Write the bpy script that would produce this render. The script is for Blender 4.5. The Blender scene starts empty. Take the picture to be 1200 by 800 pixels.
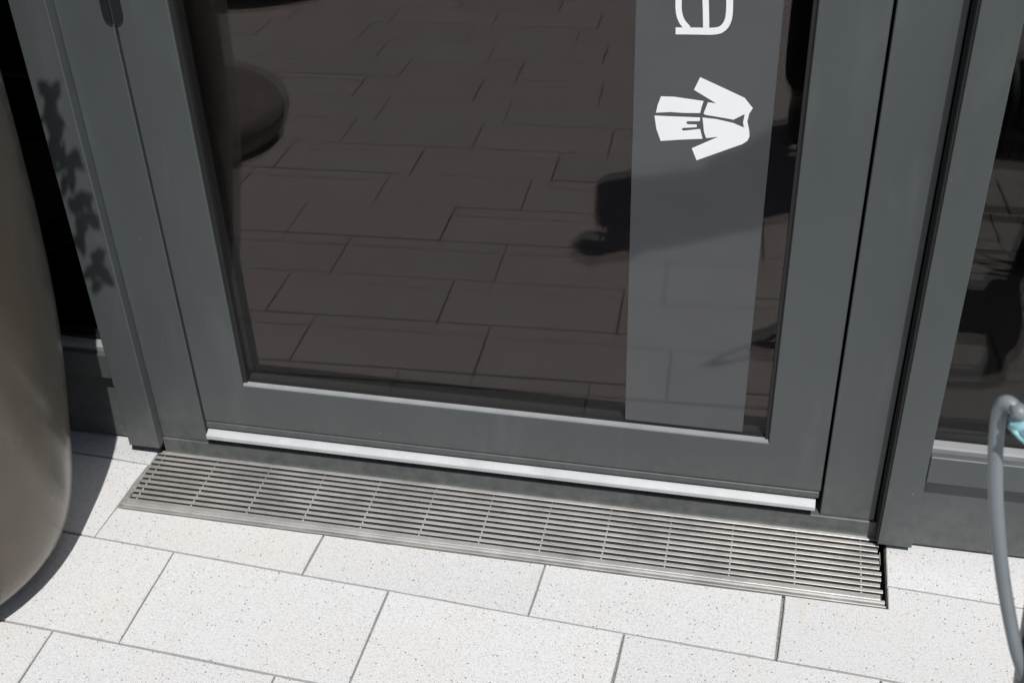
import bpy, bmesh, math, random
from mathutils import Vector, Matrix
from mathutils.geometry import tessellate_polygon
random.seed(7)
R = math.radians
scene = bpy.context.scene
COL = scene.collection

# ------------------------------------------------------------------ camera
CAM = Vector((0.0, -1.646, 1.54))
cr = Vector((0.97741876, 0.20884545, -0.03218914))
cu = Vector((-0.0952506, 0.57141561, 0.81511442))
cf = Vector((-0.18862631, 0.7936421, -0.57840499))
cam = bpy.data.cameras.new('camera')
cam.sensor_width = 36.0
cam.lens = 43.612
cam.clip_start = 0.02
cam.clip_end = 600
cam.dof.use_dof = True
cam.dof.focus_distance = 2.02
cam.dof.aperture_fstop = 14.0
camo = bpy.data.objects.new('camera', cam)
COL.objects.link(camo)
camo.matrix_world = Matrix(((cr.x, cu.x, -cf.x, CAM.x), (cr.y, cu.y, -cf.y, CAM.y), (cr.z, cu.z, -cf.z, CAM.z), (0, 0, 0, 1)))
scene.camera = camo

# ------------------------------------------------------------------ light
AZ, EL = R(27), R(61)
to_sun = Vector((math.sin(AZ) * math.cos(EL), -math.cos(AZ) * math.cos(EL), math.sin(EL)))
world = bpy.data.worlds.new('World')
scene.world = world
world.use_nodes = True
wn = world.node_tree.nodes
sky = wn.new('ShaderNodeTexSky')
sky.sky_type = 'NISHITA'
sky.sun_disc = False
sky.sun_elevation = EL
sky.sun_rotation = math.pi - AZ
world.node_tree.links.new(sky.outputs[0], wn['Background'].inputs[0])
wn['Background'].inputs[1].default_value = 0.06
sun = bpy.data.lights.new('sun', 'SUN')
sun.energy = 4.2
sun.angle = R(0.53)
sun.color = (1.0, 0.992, 0.972)
suno = bpy.data.objects.new('sun', sun)
COL.objects.link(suno)
suno.rotation_euler = to_sun.to_track_quat('Z', 'Y').to_euler()
scene.view_settings.view_transform = 'Standard'
scene.view_settings.look = 'None'
scene.view_settings.exposure = 0.0
scene.view_settings.gamma = 1.0

# ------------------------------------------------------------------ materials
def new_mat(name):
    m = bpy.data.materials.new(name)
    m.use_nodes = True
    nt = m.node_tree
    return m, nt, nt.nodes['Principled BSDF']

def N(nt, typ, **kw):
    n = nt.nodes.new(typ)
    for k, v in kw.items():
        if hasattr(n, k):
            setattr(n, k, v)
        else:
            n.inputs[k].default_value = v
    return n

def L(nt, a, b): nt.links.new(a, b)

def noise(nt, pos, scale, detail=3.0, rough=0.55):
    n = N(nt, 'ShaderNodeTexNoise')
    n.inputs['Scale'].default_value = scale
    n.inputs['Detail'].default_value = detail
    n.inputs['Roughness'].default_value = rough
    L(nt, pos, n.inputs['Vector'])
    return n.outputs['Fac']

def ramp(nt, fac, stops):
    r = N(nt, 'ShaderNodeValToRGB')
    els = r.color_ramp.elements
    while len(els) < len(stops): els.new(0.5)
    for e, (p, c) in zip(els, stops):
        e.position = p
        e.color = (c[0], c[1], c[2], 1) if isinstance(c, (tuple, list)) else (c, c, c, 1)
    L(nt, fac, r.inputs[0])
    return r.outputs[0]

def mixc(nt, fac, a, b, mode='MIX'):
    m = N(nt, 'ShaderNodeMix', data_type='RGBA', blend_type=mode)
    for s, v in ((m.inputs[0], fac), (m.inputs[6], a), (m.inputs[7], b)):
        if isinstance(v, (int, float)): s.default_value = v
        elif isinstance(v, (tuple, list)): s.default_value = (v[0], v[1], v[2], 1)
        else: L(nt, v, s)
    return m.outputs[2]

def bump(nt, h, strength, dist, bsdf):
    b = N(nt, 'ShaderNodeBump')
    b.inputs['Strength'].default_value = strength
    b.inputs['Distance'].default_value = dist
    L(nt, h, b.inputs['Height'])
    L(nt, b.outputs[0], bsdf.inputs['Normal'])

def geo(nt): return N(nt, 'ShaderNodeNewGeometry').outputs['Position']

def mapped(nt, pos, scale, rot=(0, 0, 0)):
    m = N(nt, 'ShaderNodeMapping')
    m.inputs['Scale'].default_value = scale
    m.inputs['Rotation'].default_value = rot
    L(nt, pos, m.inputs['Vector'])
    return m.outputs[0]

def simple(name, col, rough=0.5, metal=0.0, var=0.12, vs=25.0, spec=0.5):
    m, nt, b = new_mat(name)
    p = geo(nt)
    f = noise(nt, p, vs)
    d = tuple(c * (1 - var) for c in col); e = tuple(min(1, c * (1 + var)) for c in col)
    L(nt, ramp(nt, f, [(0.3, d), (0.7, e)]), b.inputs['Base Color'])
    b.inputs['Roughness'].default_value = rough
    b.inputs['Metallic'].default_value = metal
    b.inputs['Specular IOR Level'].default_value = spec
    return m

def paint_mat(name, col, rough=0.42):
    m, nt, b = new_mat(name)
    p = geo(nt)
    broad = noise(nt, mapped(nt, p, (1, 1, .45)), 5.0, 4.0)
    base = ramp(nt, broad, [(0.3, tuple(c * 0.93 for c in col)), (0.7, tuple(c * 1.07 for c in col))])
    # wiped dust film
    sm = noise(nt, mapped(nt, p, (1, 1, .25), (0, R(12), 0)), 14.0, 5.0, 0.65)
    smf = ramp(nt, sm, [(0.56, 0), (0.82, 0.14)])
    base = mixc(nt, smf, base, (0.25, 0.26, 0.26))
    # fine rubbed scratches and dust gathered near the ground
    sc = noise(nt, mapped(nt, p, (9, 9, 1.3), (0, R(35), 0)), 26.0, 2.0)
    base = mixc(nt, ramp(nt, sc, [(0.72, 0), (0.80, 0.14)]), base, (0.28, 0.28, 0.28))
    sx = N(nt, 'ShaderNodeSeparateXYZ'); L(nt, p, sx.inputs[0])
    low = ramp(nt, sx.outputs[2], [(0.0, 0.42), (0.16, 0.0)])
    base = mixc(nt, mixc(nt, 1.0, low, ramp(nt, noise(nt, p, 38.0, 5.0, 0.7), [(0.35, 0.1), (0.7, 1.0)]), 'MULTIPLY'), base, (0.22, 0.21, 0.19))
    # sparse pale specks
    v = N(nt, 'ShaderNodeTexVoronoi'); v.inputs['Scale'].default_value = 28
    L(nt, p, v.inputs['Vector'])
    sp = N(nt, 'ShaderNodeMath', operation='LESS_THAN'); L(nt, v.outputs['Distance'], sp.inputs[0]); sp.inputs[1].default_value = 0.035
    sel = N(nt, 'ShaderNodeSeparateColor'); L(nt, v.outputs['Color'], sel.inputs[0])
    s2 = N(nt, 'ShaderNodeMath', operation='GREATER_THAN'); L(nt, sel.outputs[0], s2.inputs[0]); s2.inputs[1].default_value = 0.86
    s3 = N(nt, 'ShaderNodeMath', operation='MULTIPLY'); L(nt, sp.outputs[0], s3.inputs[0]); L(nt, s2.outputs[0], s3.inputs[1])
    s4 = N(nt, 'ShaderNodeMath', operation='MULTIPLY'); L(nt, s3.outputs[0], s4.inputs[0]); s4.inputs[1].default_value = 0.5
    base = mixc(nt, s4.outputs[0], base, (0.5, 0.5, 0.48))
    L(nt, base, b.inputs['Base Color'])
    rr = ramp(nt, sm, [(0.3, rough * 0.9), (0.8, min(1, rough * 1.3))])
    L(nt, rr, b.inputs['Roughness'])
    bump(nt, noise(nt, p, 1400, 1.0), 0.04, 0.0004, b)
    return m

def paving_mat(name):
    m, nt, b = new_mat(name)
    p = geo(nt)
    rnd = N(nt, 'ShaderNodeObjectInfo').outputs['Random']
    base = ramp(nt, rnd, [(0.0, (0.545, 0.542, 0.537)), (0.35, (0.60, 0.597, 0.592)), (0.7, (0.575, 0.565, 0.552)), (1.0, (0.612, 0.60, 0.588))])
    st = noise(nt, p, 6.0, 4.0)
    base = mixc(nt, ramp(nt, st, [(0.48, 0), (0.78, 0.40)]), base, (0.60, 0.54, 0.49))
    st2 = noise(nt, mapped(nt, p, (1.0, .22, 1), (0, 0, R(6))), 11.0, 3.0)
    base = mixc(nt, ramp(nt, st2, [(0.66, 0), (0.78, 0.5)]), base, (0.56, 0.49, 0.39))
    gr = noise(nt, p, 420, 2.0)
    base = mixc(nt, 0.55, base, mixc(nt, 1.0, base, ramp(nt, gr, [(0.3, 0.72), (0.7, 1.18)]), 'MULTIPLY'))
    # dark aggregate grains, two sizes
    for sc, th, pick, colr in ((150, 0.20, 0.80, (0.10, 0.09, 0.085)), (330, 0.28, 0.52, (0.30, 0.28, 0.26)), (90, 0.12, 0.86, (0.05, 0.045, 0.04))):
        v = N(nt, 'ShaderNodeTexVoronoi'); v.inputs['Scale'].default_value = sc
        L(nt, p, v.inputs['Vector'])
        f1 = ramp(nt, v.outputs['Distance'], [(th * 0.75, 1), (th * 1.25, 0)])
        se = N(nt, 'ShaderNodeSeparateColor'); L(nt, v.outputs['Color'], se.inputs[0])
        f2 = ramp(nt, se.outputs[0], [(pick, 0), (pick + .02, 0.85)])
        f = mixc(nt, 1.0, f1, f2, 'MULTIPLY')
        base = mixc(nt, f, base, colr)
    L(nt, base, b.inputs['Base Color'])
    b.inputs['Roughness'].default_value = 0.8
    b.inputs['Specular IOR Level'].default_value = 0.3
    bump(nt, gr, 0.25, 0.0008, b)
    return m

def glass_mat(name, f0, tint, refl, wave=0.0):
    m, nt, b = new_mat(name)
    nt.nodes.remove(b)
    out = nt.nodes['Material Output']
    g = N(nt, 'ShaderNodeNewGeometry')
    dot = N(nt, 'ShaderNodeVectorMath', operation='DOT_PRODUCT')
    L(nt, g.outputs['Normal'], dot.inputs[0]); L(nt, g.outputs['Incoming'], dot.inputs[1])
    ab = N(nt, 'ShaderNodeMath', operation='ABSOLUTE'); L(nt, dot.outputs['Value'], ab.inputs[0])
    om = N(nt, 'ShaderNodeMath', operation='SUBTRACT'); om.inputs[0].default_value = 1.0; L(nt, ab.outputs[0], om.inputs[1])
    pw = N(nt, 'ShaderNodeMath', operation='POWER'); L(nt, om.outputs[0], pw.inputs[0]); pw.inputs[1].default_value = 5.0
    ma = N(nt, 'ShaderNodeMath', operation='MULTIPLY_ADD'); L(nt, pw.outputs[0], ma.inputs[0]); ma.inputs[1].default_value = 1 - f0
    fm = N(nt, 'ShaderNodeMath', operation='MULTIPLY_ADD'); L(nt, g.outputs['Backfacing'], fm.inputs[0]); fm.inputs[1].default_value = -f0 * .9; fm.inputs[2].default_value = f0
    L(nt, fm.outputs[0], ma.inputs[2])
    tr = N(nt, 'ShaderNodeBsdfTransparent'); tr.inputs[0].default_value = (*tint, 1)
    gl = N(nt, 'ShaderNodeBsdfGlossy'); gl.inputs['Color'].default_value = (*refl, 1); gl.inputs['Roughness'].default_value = 0.0
    if wave > 0:
        bp = N(nt, 'ShaderNodeBump'); bp.inputs['Strength'].default_value = 1.0; bp.inputs['Distance'].default_value = wave
        L(nt, noise(nt, mapped(nt, g.outputs['Position'], (1.0, 1.0, 1.6)), 5.0, 1.0), bp.inputs['Height'])
        L(nt, bp.outputs[0], gl.inputs['Normal'])
    mx = N(nt, 'ShaderNodeMixShader')
    L(nt, ma.outputs[0], mx.inputs[0]); L(nt, tr.outputs[0], mx.inputs[1]); L(nt, gl.outputs[0], mx.inputs[2])
    L(nt, mx.outputs[0], out.inputs[0])
    return m

def film_mat(name):
    m, nt, b = new_mat(name)
    p = geo(nt)
    f = noise(nt, p, 9.0, 4.0)
    L(nt, ramp(nt, f, [(0.3, (0.056, 0.058, 0.061)), (0.75, (0.062, 0.064, 0.067))]), b.inputs['Base Color'])
    b.inputs['Roughness'].default_value = 0.06
    b.inputs['Specular IOR Level'].default_value = 0.65
    return m

def steel_mat(name, base=(0.76, 0.735, 0.70), rough=0.36):
    m, nt, b = new_mat(name)
    p = geo(nt)
    n1 = noise(nt, mapped(nt, p, (1, 1, 1)), 9.0, 4.0)
    n2 = noise(nt, mapped(nt, p, (.15, 1, 1)), 300.0, 2.0)
    c = ramp(nt, n1, [(0.3, tuple(x * .58 for x in base)), (0.6, base), (0.8, (0.66, 0.61, 0.54))])
    c = mixc(nt, 0.35, c, mixc(nt, 1.0, c, ramp(nt, n2, [(0.3, 0.7), (0.7, 1.15)]), 'MULTIPLY'))
    L(nt, c, b.inputs['Base Color'])
    b.inputs['Metallic'].default_value = 0.70
    L(nt, ramp(nt, n1, [(0.3, rough + .12), (0.7, rough)]), b.inputs['Roughness'])
    bump(nt, n2, 0.1, 0.0004, b)
    return m

def planter_mat(name):
    m, nt, b = new_mat(name)
    p = geo(nt)
    f = noise(nt, p, 5.0, 4.0)
    c = ramp(nt, f, [(0.3, (0.098, 0.082, 0.062)), (0.7, (0.128, 0.107, 0.083))])
    sm = noise(nt, mapped(nt, p, (1, 1, .3)), 16.0, 5.0, 0.7)
    c = mixc(nt, ramp(nt, sm, [(0.58, 0), (0.8, 0.14)]), c, (0.26, 0.24, 0.21))
    sx = N(nt, 'ShaderNodeSeparateXYZ'); L(nt, p, sx.inputs[0])
    low = ramp(nt, sx.outputs[2], [(0.0, 0.6), (0.10, 0.0)])
    c = mixc(nt, mixc(nt, 1.0, low, ramp(nt, noise(nt, p, 60.0, 4.0, 0.7), [(0.4, 0), (0.6, 1.0)]), 'MULTIPLY'), c, (0.30, 0.28, 0.25))
    L(nt, c, b.inputs['Base Color'])
    b.inputs['Metallic'].default_value = 0.3
    L(nt, ramp(nt, sm, [(0.3, 0.20), (0.75, 0.30)]), b.inputs['Roughness'])
    bump(nt, noise(nt, p, 700, 2.0), 0.03, 0.0003, b)
    return m

M = dict(
    paint=paint_mat('frame_paint', (0.067, 0.0755, 0.0755)),
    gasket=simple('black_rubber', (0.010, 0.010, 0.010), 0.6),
    rebate=simple('dark_rebate', (0.018, 0.019, 0.019), 0.6),
    hinge=simple('hinge_metal', (0.012, 0.013, 0.014), 0.45),
    alu=simple('silver_aluminium', (0.50, 0.505, 0.51), 0.45, 0.15, 0.10, 14),
    bead=simple('glazing_bead_metal', (0.22, 0.225, 0.23), 0.6, 0.0, 0.1, 20),
    paving=paving_mat('concrete_paving'),
    joint=simple('joint_sand', (0.21, 0.20, 0.18), 0.95, 0, 0.35, 180),
    steel=steel_mat('brushed_steel'),
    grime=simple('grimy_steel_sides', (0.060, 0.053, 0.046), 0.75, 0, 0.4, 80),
    rod=simple('dull_rod_steel', (0.36, 0.345, 0.32), 0.6, 0.3, 0.25, 60),
    tray=simple('tray_dirt', (0.045, 0.039, 0.033), 0.9, 0, 0.4, 60),
    pane_outer=glass_mat('outer_pane_glass', 0.022, (0.94, 0.95, 0.95), (0.98, 0.99, 1.0), 0.0),
    pane_inner=glass_mat('inner_pane_glass', 0.060, (0.42, 0.40, 0.39), (1.0, 0.79, 0.72), 0.0),
    pane_window=glass_mat('window_inner_pane_glass', 0.034, (0.42, 0.40, 0.39), (1.0, 0.86, 0.74), 0.0),
    film=film_mat('grey_window_film'),
    vinyl=simple('white_vinyl', (0.87, 0.87, 0.87), 0.45, 0, 0.02, 10),
    room=simple('dark_interior', (0.02, 0.019, 0.018), 0.9),
    planter=planter_mat('taupe_planter_lacquer'),
    soil=simple('potting_soil', (0.035, 0.025, 0.018), 0.95, 0, 0.4, 60),
    leaf=simple('shrub_leaf', (0.05, 0.085, 0.03), 0.5, 0, 0.35, 18),
    bark=simple('shrub_stem', (0.09, 0.07, 0.05), 0.85, 0, 0.3, 40),
    hose=simple('grey_hose_rubber', (0.185, 0.205, 0.215), 0.42, 0, 0.08, 20),
    teal=simple('pale_turquoise_plastic', (0.32, 0.60, 0.63), 0.4, 0, 0.05, 20),
    navy=simple('dark_navy_paint', (0.012, 0.018, 0.028), 0.4),
    orange=simple('orange_plastic', (0.65, 0.22, 0.03), 0.4),
    seat=simple('dark_lounge_fabric', (0.27, 0.25, 0.23), 0.85, 0, 0.2, 30),
    black=simple('black_matt', (0.012, 0.012, 0.013), 0.7),
    skin=simple('skin', (0.50, 0.32, 0.24), 0.55, 0, 0.06, 12),
    trousers=simple('dark_trousers', (0.02, 0.021, 0.025), 0.9),
    shirt=simple('dark_shirt', (0.035, 0.037, 0.042), 0.9),
    hair=simple('brown_hair', (0.05, 0.033, 0.02), 0.6),
    shoe=simple('grey_shoe', (0.10, 0.10, 0.10), 0.6),
    plaster=simple('facade_plaster', (0.42, 0.41, 0.39), 0.85, 0, 0.08, 12),
)

# ------------------------------------------------------------------ object helpers
def link(name, me, mat=None, parent=None, loc=None):
    o = bpy.data.objects.new(name, me)
    COL.objects.link(o)
    if mat is not None and me is not None and not me.materials: me.materials.append(mat)
    if parent is not None:
        o.parent = parent
    if loc is not None: o.location = loc
    return o

def tag(o, label=None, cat=None, group=None, kind=None):
    if label: o['label'] = label
    if cat: o['category'] = cat
    if group: o['group'] = group
    if kind: o['kind'] = kind
    return o

def thing(name, label, cat, loc=(0, 0, 0), group=None, kind=None):
    o = bpy.data.objects.new(name, None)
    COL.objects.link(o)
    o.empty_display_size = 0.05
    o.location = loc
    return tag(o, label, cat, group, kind)

def root_loc(o):
    v = Vector((0, 0, 0))
    while o is not None:
        v += o.location
        o = o.parent
    return v

class MB:
    def __init__(s): s.bm = bmesh.new()
    def box(s, x0, x1, y0, y1, z0, z1, bev=0.0, seg=1):
        b = bmesh.new()
        bmesh.ops.create_cube(b, size=1.0)
        for v in b.verts:
            v.co = Vector((x0 + (v.co.x + .5) * (x1 - x0), y0 + (v.co.y + .5) * (y1 - y0), z0 + (v.co.z + .5) * (z1 - z0)))
        if bev > 0:
            bmesh.ops.bevel(b, geom=list(b.edges), offset=bev, segments=seg, affect='EDGES', profile=0.5)
        s.add(b); return s
    def add(s, b):
        me = bpy.data.meshes.new('tmp'); b.to_mesh(me); b.free()
        s.bm.from_mesh(me); bpy.data.meshes.remove(me)
    def extrude_x(s, prof, x0, x1):
        """prof: list of (y,z) counter-clockwise seen from +x"""
        a = [s.bm.verts.new((x0, y, z)) for y, z in prof]
        b = [s.bm.verts.new((x1, y, z)) for y, z in prof]
        n = len(prof)
        for i in range(n):
            s.bm.faces.new((a[i], a[(i + 1) % n], b[(i + 1) % n], b[i]))
        s.bm.faces.new(a[::-1]); s.bm.faces.new(b)
        return s
    def tube(s, pts, rad, n=12, cap=True):
        pts = [Vector(p) for p in pts]
        rings = []
        up = Vector((0.13, 0.37, 0.92))
        prev = None
        for i, p in enumerate(pts):
            t = (pts[min(i + 1, len(pts) - 1)] - pts[max(i - 1, 0)]).normalized()
            if prev is None:
                a = t.cross(up).normalized()
            else:
                a = (prev - t * prev.dot(t)).normalized()
            prev = a
            b = t.cross(a)
            r = rad[i] if isinstance(rad, (list, tuple)) else rad
            rings.append([s.bm.verts.new(p + (a * math.cos(2 * math.pi * k / n) + b * math.sin(2 * math.pi * k / n)) * r) for k in range(n)])
        for i in range(len(rings) - 1):
            for k in range(n):
                f = s.bm.faces.new((rings[i][k], rings[i][(k + 1) % n], rings[i + 1][(k + 1) % n], rings[i + 1][k])); f.smooth = True
        if cap:
            s.bm.faces.new(rings[0][::-1]); s.bm.faces.new(rings[-1])
        return s
    def lathe(s, prof, c, n=64, cap=True):
        rings = [[s.bm.verts.new((c[0] + r * math.cos(2 * math.pi * k / n), c[1] + r * math.sin(2 * math.pi * k / n), c[2] + z)) for k in range(n)] for r, z in prof]
        for i in range(len(rings) - 1):
            for k in range(n):
                f = s.bm.faces.new((rings[i][k], rings[i][(k + 1) % n], rings[i + 1][(k + 1) % n], rings[i + 1][k])); f.smooth = True
        if cap:
            s.bm.faces.new(rings[0][::-1]); s.bm.faces.new(rings[-1])
        return s
    def build(s, name, mat, parent=None, recalc=True):
        if parent is not None:
            off = root_loc(parent)
            for v in s.bm.verts: v.co -= off
        if recalc: bmesh.ops.recalc_face_normals(s.bm, faces=list(s.bm.faces))
        me = bpy.data.meshes.new(name)
        s.bm.to_mesh(me); s.bm.free()
        return link(name, me, mat, parent)

def part_box(name, mat, parent, x0, x1, y0, y1, z0, z1, bev=0.0012, seg=1):
    return MB().box(x0, x1, y0, y1, z0, z1, bev, seg).build(name, mat, parent)

def spline(pts, n=8):
    P = [Vector(p) for p in pts]; out = []
    for i in range(len(P) - 1):
        p0 = P[max(i - 1, 0)]; p1 = P[i]; p2 = P[i + 1]; p3 = P[min(i + 2, len(P) - 1)]
        for k in range(n):
            t = k / n
            out.append(.5 * ((2 * p1) + (p2 - p0) * t + (2 * p0 - 5 * p1 + 4 * p2 - p3) * t * t + (3 * p1 - p0 - 3 * p2 + p3) * t ** 3))
    out.append(P[-1])
    return out

# ------------------------------------------------------------------ paving
TH = R(-2.936); CT, ST = math.cos(TH), math.sin(TH)
VK, SL = -0.3, R(4.4)          # beyond this row the paving falls away from the door
def pav(u, v, z=0.0):
    if v < VK:
        d = v - VK
        vv = VK + d * math.cos(SL) - z * math.sin(-SL) * 0
        zz = d * math.sin(SL) + z
    else:
        vv, zz = v, z
    return Vector((CT * u - ST * vv, ST * u + CT * vv, zz))
def uv_of(x, y): return (CT * x + ST * y, -ST * x + CT * y)

GX0, GX1, GY = -1.102, 0.2590, -0.1655      # hole in the paving for the grate

# joint sand bed under the slabs (the paving itself)
bm = bmesh.new()
zb = -0.0070
def bedquad(pts):
    bm.faces.new([bm.verts.new(p) for p in pts])
uk = [pav(-8, VK, zb), pav(8, VK, zb)]
def kink_y(x):  # y of the kink line at x
    return (VK + ST * x) / CT
bedquad([(-2.6, kink_y(-2.6), zb), (6, kink_y(6), zb), (6, GY, zb), (-2.6, GY, zb)])
bedquad([(-2.6, GY, zb), (GX0, GY, zb), (GX0, 0.10, zb), (-2.6, 0.10, zb)])
bedquad([(GX1, GY, zb), (6, GY, zb), (6, 0.10, zb), (GX1, 0.10, zb)])
sd = 9.0
bedquad([pav(-6, VK - sd, zb), pav(6, VK - sd, zb), Vector((6, kink_y(6), zb)), Vector((-6, kink_y(-6), zb))])
bmesh.ops.recalc_face_normals(bm, faces=list(bm.faces))
me = bpy.data.meshes.new('pavement'); bm.to_mesh(me); bm.free()
pavement = link('pavement', me, M['joint']); tag(pavement, 'pale speckled concrete slab paving in front of the glass door', None, kind='structure')

def clip(poly, a, b, c):   # keep a*x+b*y+c>=0
    out = []
    for i in range(len(poly)):
        p, q = poly[i], poly[(i + 1) % len(poly)]
        dp, dq = a * p[0] + b * p[1] + c, a * q[0] + b * q[1] + c
        if dp >= 0: out.append(p)
        if dp * dq < 0:
            t = dp / (dp - dq); out.append((p[0] + t * (q[0] - p[0]), p[1] + t * (q[1] - p[1])))
    return out

def area(poly): return .5 * sum(poly[i][0] * poly[(i + 1) % len(poly)][1] - poly[(i + 1) % len(poly)][0] * poly[i][1] for i in range(len(poly)))

def inset(poly, d):
    n = len(poly); out = []
    for i in range(n):
        p0, p1, p2 = Vector(poly[i - 1]), Vector(poly[i]), Vector(poly[(i + 1) % n])
        e1 = (p1 - p0).normalized(); e2 = (p2 - p1).normalized()
        n1 = Vector((-e1.y, e1.x)); n2 = Vector((-e2.y, e2.x))
        k = 1 + n1.dot(n2)
        out.append(tuple(p1 + (n1 + n2) * (d / max(k, .2))))
    return out

def ragged(poly):
    out = []
    for i in range(len(poly)):
        p, q = Vector(poly[i]), Vector(poly[(i + 1) % len(poly)])
        out.append(tuple(p))
        ln = (q - p).length; m = int(ln / .045)
        nn = Vector((-(q - p).y, (q - p).x)) / max(ln, 1e-6)
        for k in range(1, m):
            out.append(tuple(p.lerp(q, (k + rag.uniform(-.3, .3)) / m) + nn * abs(rag.gauss(0, .0006))))
    return out
rag = random.Random(3)

def slab_faces(bm, poly, zoff, tilt):
    """poly in (u,v), ccw."""
    top = inset(poly, 0.0017)
    cx = sum(p[0] for p in poly) / len(poly); cy = sum(p[1] for p in poly) / len(poly)
    def h(p): return zoff + tilt[0] * (p[0] - cx) + tilt[1] * (p[1] - cy)
    T = [bm.verts.new(pav(p[0], p[1], h(p))) for p in top]
    S = [bm.verts.new(pav(p[0], p[1], h(p) - 0.0018)) for p in poly]
    B = [bm.verts.new(pav(p[0], p[1], -0.04)) for p in poly]
    n = len(poly)
    bm.faces.new(T)
    for i in range(n):
        j = (i + 1) % n
        bm.faces.new((S[i], S[j], T[j], T[i]))
        bm.faces.new((B[i], B[j], S[j], S[i]))

ANCH = {-1: .12, 0: -.7, 1: -.5415, 2: -.663, 3: -.57, 4: -.744, 5: -.968, 6: -.914, 7: -.777, 8: -.72, 9: -.848, 10: -.741, 11: -.872, 12: -.992}
def add_slab(poly, bm=None, z=None, near=False):
    if area(poly) < 0: poly = poly[::-1]
    z = random.gauss(0, 0.0005) if z is None else z
    tl = (random.gauss(0, .0012), random.gauss(0, .0016))
    if bm is not None:
        slab_faces(bm, poly, z, tl); return
    if near: poly = ragged(poly)
    b = bmesh.new(); slab_faces(b, poly, z, tl)
    me = bpy.data.meshes.new('paving_slab'); b.to_mesh(me); b.free()
    link('paving_slab', me, M['paving'], pavement)

g = 0.0017
far = bmesh.new()
for k in range(-1, 44):
    v1, v0 = -.1 - .2 * k, -.3 - .2 * k
    a = ANCH.get(k)
    if a is None: a = random.uniform(0, .4)
    i0 = math.floor((-6 - a) / .4)
    for i in range(i0, i0 + 31):
        u0 = a + .4 * i; u1 = u0 + .4
        single = k <= 14 and u1 > -2.75 and u0 < 1.35
        jl, jr = random.gauss(0, .0006), random.gauss(0, .0006)
        poly = [(u0 + g + jl, v0 + g), (u1 - g + jr, v0 + g), (u1 - g + jr, v1 - g), (u0 + g + jl, v1 - g)]
        if k in (-1, 0):
            # work in world xy for the cut-outs round the grate
            W = [tuple(pav(*p).xy) for p in poly]
            W = clip(W, 0, -1, 0.06)
            if len(W) < 3: continue
            xs = [p[0] for p in W]
            if k == -1:
                if max(xs) > GX1 and min(xs) < GX1: W = clip(W, 1, 0, -GX1)
                elif min(xs) < GX0 and max(xs) > GX0: W = clip(W, -1, 0, GX0)
                elif min(xs) >= GX0 and max(xs) <= GX1: continue
            else:
                if min(xs) > GX0 - .02 and max(xs) <= GX1:
                    W = clip(W, 0, -1, GY)
                elif min(xs) < GX1 < max(xs):
                    d, c_, b_, a_ = W[0], W[1], W[2], W[3]    # d lower-left, c lower-right, b upper-right, a upper-left
                    t = (GX1 - a_[0]) / (b_[0] - a_[0]); top = (GX1, a_[1] + t * (b_[1] - a_[1]))
                    t2 = (GY - d[1]) / (a_[1] - d[1]); lf = (d[0] + t2 * (a_[0] - d[0]), GY)
                    W = [d, c_, b_, top, (GX1, GY), lf]
                elif min(xs) < GX0 < max(xs):
                    W = clip(W, -1, 0, GX0 + .001)
            poly = [uv_of(*p) for p in W]
            if len(poly) < 3 or abs(area(poly)) < 1e-4: continue
        add_slab(poly, None if single else far, near=(k <= 2 and -1.6 < u0 < .6))
me = bpy.data.meshes.new('paving_slab'); far.to_mesh(me); far.free()
o = link('distant_paving', me, M['paving'], pavement); o['kind'] = 'stuff'

# land beyond the paving
bm = bmesh.new()
ye = pav(0, VK - 8.9)
zf = ye.z - 0.03
q = [(-300, -400, zf), (300, -400, zf), (300, ye.y, zf), (-300, ye.y, zf)]
bm.faces.new([bm.verts.new(p) for p in q])
q2 = [(-300, ye.y, zf), (-5.9, ye.y, zf), (-5.9, 60, zf), (-300, 60, zf)]
bm.faces.new([bm.verts.new(p) for p in q2])
q3 = [(5.9, ye.y, zf), (300, ye.y, zf), (300, 60, zf), (5.9, 60, zf)]
bm.faces.new([bm.verts.new(p) for p in q3])
me = bpy.data.meshes.new('ground'); bm.to_mesh(me); bm.free()
o = link('ground', me, M['paving']); tag(o, kind='structure')

# ------------------------------------------------------------------ drain grate
grate = thing('drain_grate', 'long stainless steel slotted drain grate set into paving below the door', 'drain grate', (-.42, -.08, 0))
bt = 0.0005
x0, x1 = -1.0985, 0.2475
for nm, ya, yb in (('back_rail', -.0105, -.0008), ('front_rail', -.1490, -.1375)):
    o = part_box(nm, M['steel'], grate, x0, x1, ya, yb, -.024, bt, .0008)
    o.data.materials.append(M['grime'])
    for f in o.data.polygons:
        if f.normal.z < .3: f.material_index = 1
mb = MB().extrude_x([(-.1578, -.024), (-.1500, -.024), (-.1500, .0010), (-.1515, .0026), (-.1552, .0026), (-.1570, .0004), (-.1578, -.004)], x0 - .002, x1 + .006)
mb.build('edge_strip', M['steel'], grate)
MB().box(x0 - .003, x1 + .008, -.1625, -.1600, -.03, -.0008, .0004).build('outer_frame', M['steel'], grate)
first = None
for i in range(9):
    yc = -.0105 - .0136 * (i + 1) + .0034
    if first is None:
        first = MB().extrude_x([(yc - .0026, -.024), (yc + .0026, -.024), (yc + .0036, bt - .0006), (yc + .003, bt), (yc - .003, bt), (yc - .0036, bt - .0006)], x0, x1).build('bar', M['steel'], grate)
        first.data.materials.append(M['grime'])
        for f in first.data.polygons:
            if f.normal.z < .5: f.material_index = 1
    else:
        o = first.copy(); COL.objects.link(o); o.location = first.location + Vector((random.gauss(0, .0012), -.0136 * i, random.gauss(0, .00015)))
rod = None
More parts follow.
